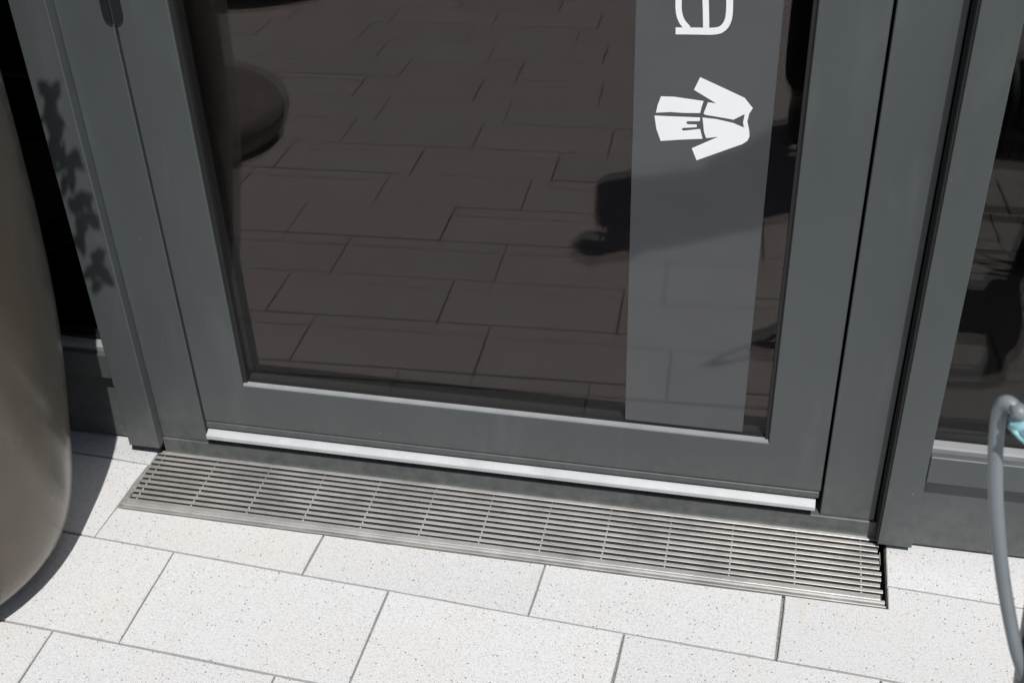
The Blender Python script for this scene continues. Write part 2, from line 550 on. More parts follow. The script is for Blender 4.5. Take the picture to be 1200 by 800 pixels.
for k in range(13):
    xr = -1.085 + .1085 * k
    if rod is None:
        rod = MB().tube([(xr, -.011, -.0035), (xr, -.1372, -.0035)], .0017, 8).build('cross_rod', M['rod'], grate)
    else:
        o = rod.copy(); COL.objects.link(o); o.location = rod.location + Vector((.1085 * k, 0, 0))
mb = MB()
mb.box(GX0 + .001, GX1 - .001, -.1650, .004, -.075, -.070)
mb.box(GX0 + .001, GX0 + .0025, -.1650, .004, -.070, -.006)
mb.box(GX1 - .0022, GX1 - .0007, -.1650, .004, -.070, -.006)
mb.box(GX0 + .0026, GX1 - .0023, -.1650, -.1635, -.070, -.006)
mb.build('tray', M['tray'], grate)
# small folded end clip at the right end
MB().box(x1 + .0005, x1 + .0015, -.067, -.038, -.012, .0006).build('end_clip', M['steel'], grate)

# ------------------------------------------------------------------ door frame
ZT = 2.26
fr = thing('door_frame', 'dark grey metal door frame with low threshold around the glass door', 'door frame', (-.42, 0.03, 0))
part_box('jamb', M['paint'], fr, -1.0867, -.9945, 0, .07, .0362, ZT, .0012)
part_box('jamb', M['paint'], fr, .1445, .2350, 0, .07, .0362, ZT, .0012)
part_box('seal_shade_strip', M['gasket'], fr, .2376, .2620, .0030, .07, .0362, ZT, .0008)
part_box('seal_shade_strip', M['gasket'], fr, .2398, .2432, -.0275, .0028, .0180, ZT, .0008)  # thin strip, coloured black to stand in for shade on the post's return
part_box('threshold', M['paint'], fr, -1.0867, .2420, -.0035, .09, -.022, .0355, .0014)
part_box('head', M['paint'], fr, -1.0867, .2620, 0, .07, ZT + .001, ZT + .10, .0012)
part_box('rebate', M['rebate'], fr, -1.0, .15, .052, .066, .0365, ZT - .001, 0)

# ------------------------------------------------------------------ door leaf
LX0, LX1 = -.9897, .1397
PX0, PX1, PZ0, PZ1 = -.8985, .0445, .1815, 2.12
door = thing('door', 'tall grey framed glass door with a grey film stripe and bathrobe symbol', 'door', (-.42, 0.02, .08))
# leaf frame: one mitred ring
bm = bmesh.new()
def ring_verts(x0, x1, z0, z1, y): return [bm.verts.new((x0, y, z0)), bm.verts.new((x1, y, z0)), bm.verts.new((x1, y, z1)), bm.verts.new((x0, y, z1))]
LZ0, LZ1 = .0880, ZT - .006
e = .0013
fo0 = ring_verts(LX0, LX1, LZ0, LZ1, .0515)
fo1 = ring_verts(LX0, LX1, LZ0, LZ1, e)
fo2 = ring_verts(LX0 + e, LX1 - e, LZ0 + e, LZ1 - e, 0)
fi2 = ring_verts(PX0 - e, PX1 + e, PZ0 - e, PZ1 + e, 0)
fi1 = ring_verts(PX0, PX1, PZ0, PZ1, e)
fi0 = ring_verts(PX0, PX1, PZ0, PZ1, .0515)
loops = [fo0, fo1, fo2, fi2, fi1, fi0]
for a, b in zip(loops, loops[1:] + loops[:1]):
    for i in range(4):
        j = (i + 1) % 4
        bm.faces.new((a[i], a[j], b[j], b[i]))
mb = MB(); mb.add(bm); mb.build('leaf_frame', M['paint'], door)
part_box('kick_strip', M['paint'], door, LX0 + .0015, LX1 - .0015, -.0020, .05, .0735, .0868, .0012)
# weather bar, white aluminium with sloping top
MB().extrude_x([(.020, .0500), (.020, .0690), (-.0005, .0690), (-.0125, .0640), (-.0138, .0625), (-.0138, .0552), (-.0128, .0542)], LX0 + .003, LX1 - .006).build('weather_bar', M['alu'], door)
# gaskets and glazing beads
PY = .0120
mb = MB()
mb.box(PX0 + .0002, PX0 + .0075, .0055, .0500, PZ0, PZ1)
mb.box(PX1 - .0065, PX1 - .0002, .0055, .0500, PZ0, PZ1)
mb.box(PX0 + .0076, PX1 - .0066, .0085, .0500, PZ0 + .0002, PZ0 + .0065)
mb.box(PX0 + .0076, PX1 - .0066, .0055, .0500, PZ1 - .006, PZ1 - .0002)
mb.build('gasket', M['gasket'], door)
MB().extrude_x([(.0084, PZ0 + .0002), (.0084, PZ0 + .0050), (.0020, PZ0 + .0030), (.0004, PZ0 + .0002)], PX0 + .0008, PX1 - .0008).build('glazing_bead', M['bead'], door)
pane = MB().box(PX0 + .001, PX1 - .001, PY, PY + .005, PZ0 + .003, PZ1 - .003).build('outer_pane', M['pane_outer'], door)
MB().box(PX0 + .001, PX1 - .001, PY + .0225, PY + .0275, PZ0 + .003, PZ1 - .003).build('inner_pane', M['pane_inner'], door)
# hinge plates over the left gap
for xa, xb, s in ((-1.0075, -.9947, -1), (-.9894, -.9745, 1)):
    b = MB()
    pr = []
    xo = xa if s < 0 else xb; xi = xb if s < 0 else xa
    w = xo - xi
    zb_, zt_ = .8615, 1.02
    pts = [(xi, zb_)] + [(xi + w * math.sin(t), zb_ + .016 * (1 - math.cos(t))) for t in [R(a) for a in (15, 30, 45, 60, 75, 90)]] + \
          [(xi + w * math.sin(t), zt_ - .016 * (1 - math.cos(t))) for t in [R(a) for a in (90, 75, 60, 45, 30, 15)]] + [(xi, zt_)]
    A = [b.bm.verts.new((x, -.0030, z)) for x, z in pts]; B = [b.bm.verts.new((x, .0005, z)) for x, z in pts]
    b.bm.faces.new(A); b.bm.faces.new(B[::-1])
    for i in range(len(pts)):
        j = (i + 1) % len(pts); b.bm.faces.new((A[i], B[i], B[j], A[j]))
    b.build('hinge_plate', M['hinge'], door if s > 0 else fr)

# film stripe with print
film = MB().box(-.1995, -.0005, PY - .0008, PY - .0002, PZ0 + .0085, PZ1 - .004).build('film_stripe', M['film'], door)
film['label'] = 'grey translucent film stripe with white print'
PRINT = {
    'robe_top_upper' : [(-0.1061, 0.8228), (-0.073, 0.8087), (-0.0422, 0.7954), (-0.0295, 0.7805), (-0.0361, 0.7732), (-0.0553, 0.761), (-0.0669, 0.7626), (-0.096, 0.766), (-0.0982, 0.7678), (-0.0959, 0.7756), (-0.0931, 0.7853), (-0.081, 0.7844), (-0.1138, 0.8033)] ,
    'robe_collar' : [(-0.0295, 0.7805), (-0.0339, 0.7717), (-0.0356, 0.7597), (-0.0319, 0.7459), (-0.0362, 0.7476), (-0.0397, 0.7501), (-0.0415, 0.7576), (-0.0401, 0.7706), (-0.0361, 0.7732)] ,
    'robe_top_lower' : [(-0.0993, 0.7614), (-0.0789, 0.7601), (-0.055, 0.7557), (-0.0394, 0.7494), (-0.0319, 0.7459), (-0.0308, 0.7366), (-0.033, 0.7297), (-0.0399, 0.7237), (-0.0502, 0.7189), (-0.1042, 0.6928), (-0.1121, 0.7117), (-0.075, 0.7328), (-0.0923, 0.7295), (-0.0959, 0.7388)] ,
    'robe_skirt_upper' : [(-0.1602, 0.7903), (-0.1413, 0.7908), (-0.0993, 0.7869), (-0.1017, 0.7769), (-0.1031, 0.7682), (-0.125, 0.767), (-0.1465, 0.767), (-0.1664, 0.7647), (-0.1646, 0.7761)] ,
    'robe_skirt_lower' : [(-0.1684, 0.7598), (-0.1492, 0.7601), (-0.1027, 0.7612), (-0.103, 0.7555), (-0.1207, 0.7543), (-0.1224, 0.7515), (-0.1204, 0.7493), (-0.107, 0.7498), (-0.1067, 0.7458), (-0.1263, 0.7434), (-0.1287, 0.7409), (-0.1261, 0.7387), (-0.1017, 0.7431), (-0.0975, 0.7281), (-0.1291, 0.7245), (-0.158, 0.7204), (-0.1649, 0.7391)] ,
    'letter_stem' : [(-0.1434, 0.884), (-0.1404, 0.8842), (-0.1362, 0.8843), (-0.1313, 0.8845), (-0.1261, 0.8847), (-0.1208, 0.8849), (-0.116, 0.8851), (-0.1115, 0.8853), (-0.1067, 0.8854), (-0.1019, 0.8855), (-0.0973, 0.8857), (-0.093, 0.886), (-0.0893, 0.8865), (-0.0861, 0.8871), (-0.0835, 0.8879), (-0.0811, 0.8888), (-0.0791, 0.89), (-0.0772, 0.8914), (-0.0755, 0.8929), (-0.0738, 0.8948), (-0.0723, 0.8969), (-0.071, 0.8992), (-0.07, 0.9016), (-0.0691, 0.9041), (-0.0684, 0.9068), (-0.0678, 0.9096), (-0.0675, 0.9126), (-0.0673, 0.9156), (-0.0673, 0.9186), (-0.0673, 0.9216), (-0.0674, 0.9246), (-0.0675, 0.9276), (-0.0677, 0.9307), (-0.0679, 0.9339), (-0.0682, 0.9372), (-0.0687, 0.9403), (-0.0693, 0.9433), (-0.0701, 0.9461), (-0.0711, 0.9487), (-0.0721, 0.9513), (-0.0733, 0.9537), (-0.0747, 0.9559), (-0.0763, 0.9582), (-0.0783, 0.9603), (-0.0806, 0.9623), (-0.0828, 0.964), (-0.0849, 0.9654), (-0.0866, 0.9665), (-0.0877, 0.9673), (-0.0928, 0.9598), (-0.0915, 0.9589), (-0.0898, 0.9577), (-0.0879, 0.9564), (-0.086, 0.955), (-0.0844, 0.9536), (-0.0832, 0.9523), (-0.0822, 0.9509), (-0.0812, 0.9492), (-0.0803, 0.9474), (-0.0795, 0.9455), (-0.0788, 0.9434), (-0.0782, 0.9412), (-0.0777, 0.9389), (-0.0773, 0.9362), (-0.077, 0.9333), (-0.0768, 0.9304), (-0.0766, 0.9274), (-0.0766, 0.9245), (-0.0765, 0.9217), (-0.0765, 0.9189), (-0.0765, 0.9162), (-0.0767, 0.9136), (-0.0769, 0.9113), (-0.0773, 0.9092), (-0.0779, 0.9073), (-0.0785, 0.9055), (-0.0793, 0.9039), (-0.0801, 0.9024), (-0.081, 0.9012), (-0.082, 0.9), (-0.0831, 0.8991), (-0.0841, 0.8983), (-0.0851, 0.8977), (-0.0865, 0.8972), (-0.0883, 0.8967), (-0.0908, 0.8962), (-0.094, 0.8958), (-0.0979, 0.8955), (-0.1023, 0.8953), (-0.107, 0.8952), (-0.1118, 0.8951), (-0.1165, 0.8949), (-0.1213, 0.8947), (-0.1265, 0.8945), (-0.1317, 0.8943), (-0.1366, 0.8941), (-0.1407, 0.894), (-0.1437, 0.8939)] ,
    'letter_bowl' : [(-0.0977, 0.8956), (-0.0979, 0.898), (-0.0981, 0.9014), (-0.0984, 0.9054), (-0.0987, 0.9096), (-0.099, 0.9137), (-0.0993, 0.9174), (-0.0996, 0.9206), (-0.0998, 0.9238), (-0.1, 0.9269), (-0.1003, 0.9299), (-0.1006, 0.9327), (-0.101, 0.9355), (-0.1013, 0.9379), (-0.1016, 0.9403), (-0.1019, 0.9426), (-0.1024, 0.9451), (-0.1031, 0.9475), (-0.1041, 0.95), (-0.1054, 0.9524), (-0.107, 0.9549), (-0.1087, 0.9573), (-0.1106, 0.9595), (-0.1127, 0.9616), (-0.1151, 0.9632), (-0.1176, 0.9643), (-0.1203, 0.965), (-0.1228, 0.9652), (-0.1254, 0.965), (-0.1278, 0.9646), (-0.13, 0.9639), (-0.1322, 0.9629), (-0.1343, 0.9616), (-0.1362, 0.96), (-0.138, 0.9582), (-0.1396, 0.9562), (-0.141, 0.9541), (-0.1422, 0.9517), (-0.1431, 0.9491), (-0.1438, 0.9465), (-0.1444, 0.9438), (-0.1449, 0.9411), (-0.1452, 0.9383), (-0.1455, 0.9354), (-0.1456, 0.9324), (-0.1455, 0.9294), (-0.1454, 0.9264), (-0.1453, 0.9236), (-0.1451, 0.921), (-0.1448, 0.9186), (-0.1445, 0.9164), (-0.1442, 0.9143), (-0.1437, 0.9123), (-0.1432, 0.9104), (-0.1426, 0.9086), (-0.142, 0.9067), (-0.1412, 0.905), (-0.1404, 0.9033), (-0.1396, 0.9016), (-0.1386, 0.9), (-0.1375, 0.8984), (-0.1361, 0.8967), (-0.1345, 0.8949), (-0.1329, 0.8933), (-0.1314, 0.8918), (-0.1302, 0.8906), (-0.1293, 0.8897), (-0.1234, 0.8961), (-0.1243, 0.897), (-0.1256, 0.8982), (-0.127, 0.8996), (-0.1284, 0.9011), (-0.1297, 0.9025), (-0.1307, 0.9038), (-0.1315, 0.905), (-0.1323, 0.9062), (-0.1329, 0.9074), (-0.1335, 0.9086), (-0.1341, 0.91), (-0.1346, 0.9114), (-0.1351, 0.913), (-0.1355, 0.9145), (-0.1359, 0.9161), (-0.1362, 0.9178), (-0.1365, 0.9197), (-0.1367, 0.9218), (-0.1369, 0.9242), (-0.137, 0.9268), (-0.1371, 0.9295), (-0.1371, 0.9323), (-0.1371, 0.9349), (-0.1369, 0.9374), (-0.1366, 0.9397), (-0.1362, 0.9421), (-0.1357, 0.9444), (-0.1351, 0.9464), (-0.1345, 0.9482), (-0.1337, 0.9498), (-0.1328, 0.9512), (-0.1318, 0.9525), (-0.1307, 0.9537), (-0.1294, 0.9546), (-0.1282, 0.9554), (-0.1271, 0.956), (-0.1258, 0.9563), (-0.1243, 0.9566), (-0.1228, 0.9567), (-0.1214, 0.9566), (-0.1201, 0.9563), (-0.1191, 0.9558), (-0.1179, 0.955), (-0.1166, 0.9537), (-0.1151, 0.952), (-0.1138, 0.9501), (-0.1126, 0.9482), (-0.1116, 0.9463), (-0.1109, 0.9447), (-0.1104, 0.9431), (-0.1101, 0.9413), (-0.1098, 0.9393), (-0.1095, 0.937), (-0.1092, 0.9345), (-0.1089, 0.9319), (-0.1086, 0.9291), (-0.1084, 0.9263), (-0.1081, 0.9232), (-0.1079, 0.9201), (-0.1077, 0.9168), (-0.1074, 0.9132), (-0.1071, 0.9091), (-0.1068, 0.9049), (-0.1065, 0.9009), (-0.1063, 0.8975), (-0.1061, 0.8951)] ,
}
def print_obj(name, keys, label):
    b = bmesh.new()
    for n, k in enumerate(keys):
        pts = PRINT[k]
        yf = PY - .0008 - .0003 - .00005 * n
        if area(pts) < 0: pts = pts[::-1]
        A = [b.verts.new((x, yf, z)) for x, z in pts]
        Bk = [b.verts.new((x, PY - .0008 - .00002, z)) for x, z in pts]
        for t in tessellate_polygon([[Vector((x, z, 0)) for x, z in pts]]):
            f = b.faces.new([A[i] for i in t]); f.normal_update()
            if f.normal.y > 0: f.normal_flip()
        for i in range(len(pts)):
            j = (i + 1) % len(pts); b.faces.new((A[i], Bk[i], Bk[j], A[j]))
    mb = MB(); mb.add(b)
    o = mb.build(name, M['vinyl'], film, recalc=False); o['label'] = label
    return o
print_obj('letter', ['letter_stem', 'letter_bowl'], 'white lower case letter a turned on its side')
print_obj('bathrobe_symbol', ['robe_top_upper', 'robe_collar', 'robe_top_lower', 'robe_skirt_upper', 'robe_skirt_lower'], 'white bathrobe symbol turned on its side')

# ------------------------------------------------------------------ facade posts, windows
def post(x0, x1, y0, zb_, label, seam=None):
    t = thing('facade_post', label, 'post', ((x0 + x1) / 2, .02, zb_), 'dark grey facade posts beside the door')
    part_box('cladding', M['paint'], t, x0, x1, y0, .08, zb_, 3.1, .0012)
    return t
post(-1.1500, -1.0872, -.02, .0215, 'dark grey metal post left of the door with leaf shadows on it')
rp = post(.2435, .2995, -.03, .0110, 'dark grey metal post right of the door beside the hose')

def window(x0, x1, label, dy):
    c = (x0 + x1) / 2
    t = thing('window', label, 'window', (c, .02, .01), 'fixed windows beside the door')
    part_box('lower_panel', M['paint'], t, x0, x1, -.0135 + dy, .06 + dy, .006, .1600, .001)
    part_box('sill_frame', M['paint'], t, x0, x1, -.0325 + dy, .06 + dy, .1622, .2165, .0015)
    MB().extrude_x([(y + dy, z) for y, z in ((.0, .2168), (.0, .2325), (-.019, .2285), (-.0215, .2262), (-.0215, .2168))], x0 + .0008, x1 - .0008).build('glazing_bead', M['bead'], t)
    part_box('gasket', M['gasket'], t, x0 + .0005, x1 - .0005, -.006 + dy, .05 + dy, .2326, .2385, 0)
    mb = MB(); mb.box(x0 + .001, x1 - .001, -.004 + dy, .001 + dy, .2390, 2.4); mb.build('outer_pane', M['pane_outer'], t)
    mb = MB(); mb.box(x0 + .001, x1 - .001, .0185 + dy, .0235 + dy, .2390, 2.4); mb.build('inner_pane', M['pane_window'], t)
    part_box('head_frame', M['paint'], t, x0, x1, -.0325 + dy, .06 + dy, 2.402, 2.46, .0015)
    return t
window(.2998, 1.75, 'tall dark window right of the door behind the grey hose', 0)
window(-2.60, -1.1503, 'tall dark window left of the door behind the planter', .035)
for xa, xb, s in ((1.7505, 1.82, 'far right end'), (-2.67, -2.6005, 'far left end')):
    t = thing('facade_post', 'dark grey metal post at the %s of the window row' % s, 'post', ((xa + xb) / 2, .02, .02), 'dark grey facade posts beside the door')
    part_box('cladding', M['paint'], t, xa, xb, -.03, .08, .0165, 3.1, .0012)

# building: wall above and at the sides, dark room behind
bld = thing('building_wall', 'plain pale rendered building wall above and beside the glazed door', 'wall', (0, .2, 0))
mb = MB()
mb.box(-6, 6, .085, .38, 3.101, 4.2); mb.box(-6, -2.671, .03, .38, -.05, 3.1); mb.box(1.821, 6, .03, .38, -.05, 3.1)
mb.build('wall', M['plaster'], bld)
part_box('lintel_panel', M['paint'], bld, -1.0870, .2430, .0, .08, ZT + .102, 3.1, .0012)
part_box('lintel_panel', M['paint'], bld, .2997, 1.750, -.01, .08, 2.462, 3.1, .0012)
part_box('lintel_panel', M['paint'], bld, -2.60, -1.1505, -.01, .08, 2.462, 3.1, .0012)
mb = MB()
mb.box(-2.9, 2.1, .10, 4.2, -.06, .012)
mb.box(-2.9, 2.1, 4.2, 4.3, -.06, 3.3); mb.box(-3.0, -2.9, .385, 4.3, -.06, 3.3); mb.box(2.1, 2.2, .385, 4.3, -.06, 3.3)
mb.box(-3.0, 2.2, .385, 4.3, 3.3, 3.4)
o = mb.build('room', M['room']); tag(o, kind='structure')

# ------------------------------------------------------------------ planter and shrub
PC = (-1.388, -.346, 0)
pl = thing('planter', 'big taupe round planter with a curved base standing left of the door', 'planter', PC)
prof = [(.186, .004), (.203, .007), (.230, .020), (.257, .050), (.280, .115), (.299, .22), (.318, .34), (.332, .46), (.341, .60), (.346, .75), (.349, .95), (.351, 1.06), (.354, 1.085), (.349, 1.095), (.337, 1.093), (.330, 1.07), (.326, 1.03)]
pp = [Vector((r, 0, z)) for r, z in prof]
sm = spline(pp, 4)
MB().lathe([(p.x, p.z) for p in sm], PC, 96).build('pot', M['planter'], pl)
MB().lathe([(.322, 1.0), (.322, 1.035), (.2, 1.05), (.02, 1.055)], PC, 40).build('soil', M['soil'], pl)

sh = thing('shrub', 'leafy shrub growing out of the taupe planter and casting leaf shadows', 'shrub', (PC[0], PC[1], 1.05))
mb = MB(); lf = bmesh.new()
rs = random.Random(12)
def shadow_x(p):
    t = (-.02 - p.y) / math.cos(AZ)
    return p.x - math.sin(AZ) * t, p.z - t * math.tan(EL)
def leaf(p, d, ln, w, force=False):
    d = d.normalized()
    if not force and max(shadow_x(p)[0], shadow_x(p + d * ln)[0]) > -1.158: return
    d = d.normalized(); s = d.cross(Vector((rs.uniform(-.4, .4), rs.uniform(-.4, .4), 1))).normalized(); n = s.cross(d)
    pts = [(0, 0), (.25, .8), (.55, 1), (.8, .6), (1, 0)]
    cv = [lf.verts.new(p + d * ln * t - n * ln * .18 * t * t) for t, _ in pts]
    l_ = [lf.verts.new(p + d * ln * t + s * w * k - n * (ln * .18 * t * t - .004)) for t, k in pts[1:4]]
    r_ = [lf.verts.new(p + d * ln * t - s * w * k - n * (ln * .18 * t * t - .004)) for t, k in pts[1:4]]
    for side, fl in ((l_, 0), (r_, 1)):
        for f in ((cv[0], side[0], cv[1]), (cv[1], side[0], side[1], cv[2]), (cv[2], side[1], side[2], cv[3]), (cv[3], side[2], cv[4])):
            lf.faces.new(f if fl else f[::-1])
stems = []
for i in range(26):
    a = rs.uniform(0, 2 * math.pi); r0 = rs.uniform(.02, .2)
    b0 = Vector((PC[0] + r0 * math.cos(a), PC[1] + r0 * math.sin(a), 1.045))
    lean = rs.uniform(.10, .38)
    tip = Vector((PC[0] + (r0 + lean) * math.cos(a), PC[1] + (r0 + lean) * math.sin(a), 1.05 + rs.uniform(.25, .62)))
    stems.append((b0, tip))
# twigs on the door side, whose shadows fall on the post
SHP = [(-1.126, .752), (-1.109, .750), (-1.128, .725), (-1.120, .700), (-1.134, .690), (-1.136, .662), (-1.142, .640), (-1.128, .640), (-1.108, .636), (-1.099, .622), (-1.115, .625), (-1.124, .590), (-1.138, .585), (-1.105, .560), (-1.118, .555), (-1.104, .520), (-1.118, .525), (-1.132, .540), (-1.130, .500), (-1.140, .470), (-1.102, .450), (-1.114, .440), (-1.112, .415), (-1.124, .420), (-1.106, .398), (-1.128, .385), (-1.138, .41)]
twig = []
for X, Z in SHP:
    y_ = -.36 + rs.uniform(-.015, .015)
    t = (-.02 - y_) / math.cos(AZ)
    twig.append(Vector((X + math.sin(AZ) * t, y_, Z + t * math.tan(EL))))
for p in twig:
    for _ in range(3):
        a = rs.uniform(0, 2 * math.pi)
        d = Vector((math.cos(a) * .6, math.sin(a) * .3, rs.uniform(-.6, .9)))
        leaf(p - d.normalized() * .016, d, rs.uniform(.022, .034), rs.uniform(.0055, .0085), True)
mb.tube(spline([Vector((PC[0] + .20, PC[1], 1.045)), Vector((-1.06, -.36, 1.40)), twig[3] - Vector((.03, 0, 0)), twig[0]], 6), .003, 6)
mb.tube(spline([Vector((PC[0] + .21, PC[1], 1.045)), Vector((-1.05, -.36, 1.25)), twig[10]], 6), .0028, 6)
for b0, tip in stems:
    mid = b0.lerp(tip, .5) + Vector((0, 0, .08))
    pts = spline([b0, mid, tip], 5)
    mb.tube(pts, [.005 - .003 * i / (len(pts) - 1) for i in range(len(pts))], 5)
    for k in range(3, len(pts)):
        for _ in range(4):
            a = rs.uniform(0, 2 * math.pi)
            leaf(pts[k], Vector((math.cos(a), math.sin(a), rs.uniform(-.2, .7))), rs.uniform(.045, .085), rs.uniform(.010, .017))
    leaf(pts[-1], tip - mid, .08, .013)
mb.build('stem', M['bark'], sh)
b = MB(); b.add(lf); o = b.build('foliage', M['leaf'], sh, recalc=False); o['kind'] = 'stuff'

# ------------------------------------------------------------------ hose and hose trolley
HY = -.95
HP = [(0.2489, 0.711), (0.2371, 0.7447), (0.2263, 0.7744), (0.2165, 0.7996), (0.2035, 0.839), (0.1923, 0.8769), (0.1839, 0.9095), (0.1769, 0.9411), (0.172, 0.9679), (0.1694, 0.9866), (0.1674, 1.0049), (0.167, 1.0158), (0.1692, 1.0211), (0.1736, 1.0203), (0.1782, 1.0158), (0.1857, 1.0081)]
hp = [(x, HY - .006 * math.sin(i * .5), z) for i, (x, z) in enumerate(HP)]
low = [(.66, HY - .02, .03 - .055), (.52, HY - .06, -.035), (.40, HY - .05, .08), (.34, HY - .03, .28), (.305, HY - .01, .45)]
hi = [(.30, HY + .0, .845), (.36, HY + .03, .74), (.40, HY + .05, .64)]
hose = thing('garden_hose', 'smooth grey garden hose bent in a tight loop beside the right window', 'garden hose', (.3, HY, 0))
MB().tube(spline(low + hp + hi, 7), .0051, 20).build('tube', M['hose'], hose)
# turquoise connector just past the bend
cx, cz = HP[-2][0], HP[-2][1]
dirv = Vector((HP[-1][0] - HP[-3][0], 0, HP[-1][1] - HP[-3][1])).normalized()
c0 = Vector((cx, HY - .006 * math.sin((len(HP) - 2) * .5), cz)) + dirv * .004
b = MB()
b.tube([c0 - dirv * .004, c0 - dirv * .001, c0 + dirv * .012, c0 + dirv * .016], [.0090, .0105, .0105, .0090], 8)
b.tube([c0 + dirv * .0162, c0 + dirv * .040], [.0085, .0078], 16)
for k in range(8):
    a = k * math.pi / 4
    s1 = Vector((0, 1, 0)); s2 = dirv.cross(s1)
    q_ = c0 + dirv * .006 + (s1 * math.cos(a) + s2 * math.sin(a)) * .0105
    b.tube([q_ - dirv * .007, q_ + dirv * .008], .0017, 6)
b.build('connector', M['teal'], hose)

cart = thing('hose_trolley', 'dark navy hose trolley at the right edge holding the grey hose', 'hose trolley', (.45, HY - .1, -.06))
EDGE = [(0.2061, 0.8872), (0.2108, 0.8358), (0.2198, 0.776), (0.2244, 0.752)]
w = .022
def up(zz):
    # left edge x as measured along the upright
    (xa, za), (xb, zb2) = EDGE[0], EDGE[-1]
    return xa + (zz - za) * (xb - xa) / (zb2 - za)
XR = .70
for sgn in (0, 1):
    f_ = (lambda x: x) if sgn == 0 else (lambda x: .94 - x)
    b = MB()
    pts = [(f_(up(.86) + w + .004), HY, .86), (f_(up(.7) + w), HY, .70), (f_(up(.4) + w + .004), HY - .02, .40), (f_(up(.1) + w + .006), HY - .06, -.045)]
    b.tube(spline(pts, 5), w, 14)
    b.build('upright', M['navy'], cart)
xx = up(.86) + w + .004
b = MB()
b.tube(spline([(xx, HY, .862), (xx + .012, HY, .895), (xx + .05, HY, .91), (.47, HY, .91), (.89 - xx, HY, .91), (.928 - xx, HY, .895), (.94 - xx, HY, .862)], 4), .015, 12)
b.build('handle', M['orange'], cart)
def disc(bmb, c, r, t, n=36):   # axis x
    A = [bmb.bm.verts.new((c[0] - t / 2, c[1] + r * math.cos(2 * math.pi * k / n), c[2] + r * math.sin(2 * math.pi * k / n))) for k in range(n)]
    B = [bmb.bm.verts.new((c[0] + t / 2, c[1] + r * math.cos(2 * math.pi * k / n), c[2] + r * math.sin(2 * math.pi * k / n))) for k in range(n)]
    bmb.bm.faces.new(A); bmb.bm.faces.new(B[::-1])
    for k in range(n):
        j = (k + 1) % n; bmb.bm.faces.new((A[k], A[j], B[j], B[k]))
DY, DZ = HY - .03, .36
for xf in (.305, .635):
    b = MB(); disc(b, (xf, DY, DZ), .18, .010); b.build('drum_flange', M['navy'], cart)
b = MB(); disc(b, (.47, DY, DZ), .10, .318); b.build('drum_core', M['navy'], cart)
pts = []
for k in range(20 * 13):
    a = 2 * math.pi * k / 20
    pts.append((.328 + .0222 * k / 20, DY + .112 * math.cos(a), DZ + .112 * math.sin(a)))
b = MB(); b.tube(pts, .0085, 8); b.build('hose_coil', M['hose'], cart)
b = MB(); b.tube([(.22, DY, DZ), (.72, DY, DZ)], .011, 12); b.build('axle', M['navy'], cart)
b = MB(); b.tube([(.722, DY, DZ), (.735, DY, DZ), (.738, DY + .08, DZ + .03), (.74, DY + .1, DZ + .035), (.78, DY + .1, DZ + .035)], .009, 10); b.build('crank', M['orange'], cart)
for xf in (.275, .665):
    b = MB(); disc(b, (xf, HY - .16, .035), .085, .03); wh = b.build('wheel', M['black'], cart)
    b = MB(); disc(b, (xf, HY - .16, .035), .045, .036); b.build('hub', M['orange'], wh)
b = MB(); b.tube([(.262, HY - .16, .035), (.68, HY - .16, .035)], .009, 10); b.build('wheel_axle', M['navy'], cart)
for xf in (.262, .678):
    b = MB(); b.tube([(xf, HY - .03, .20), (xf, HY - .16, .035)], .009, 10); b.build('strut', M['navy'], cart)

# ------------------------------------------------------------------ loungers seen only in the glass: two low round poufs
def ground_z(x, y):
    u, v = uv_of(x, y)
    return 0 if v > VK else -(VK - v) * math.tan(SL)
def pouf(x, y, r, hgt, label):
    z = ground_z(x, y)
    t = thing('pouf', label, 'pouf', (x, y, z), 'low round poufs out on the paving')
    prof = spline([Vector((r * .80, 0, .012)), Vector((r * .90, 0, .016)), Vector((r * .97, 0, hgt * .25)), Vector((r, 0, hgt * .55)), Vector((r * .95, 0, hgt * .85)), Vector((r * .75, 0, hgt * .98)), Vector((r * .4, 0, hgt * 1.02)), Vector((r * .03, 0, hgt * 1.03))], 5)
    MB().lathe([(p.x, p.z) for p in prof], (x, y, z), 56).build('cushion', M['seat'], t)
    MB().lathe([(r * .78, -.02), (r * .78, .014)], (x, y, z), 40).build('base', M['black'], t)
    MB().lathe([(r * .995, hgt * .53), (r * 1.008, hgt * .55), (r * .995, hgt * .57)], (x, y, z), 56, cap=False).build('piping', M['black'], t)
pouf(-1.71, -1.44, .29, .14, 'dark grey low round pouf on the paving, nearer one mirrored in the door')
pouf(-2.20, -3.22, .46, .30, 'dark grey low round pouf on the paving, farther one mirrored in the door')

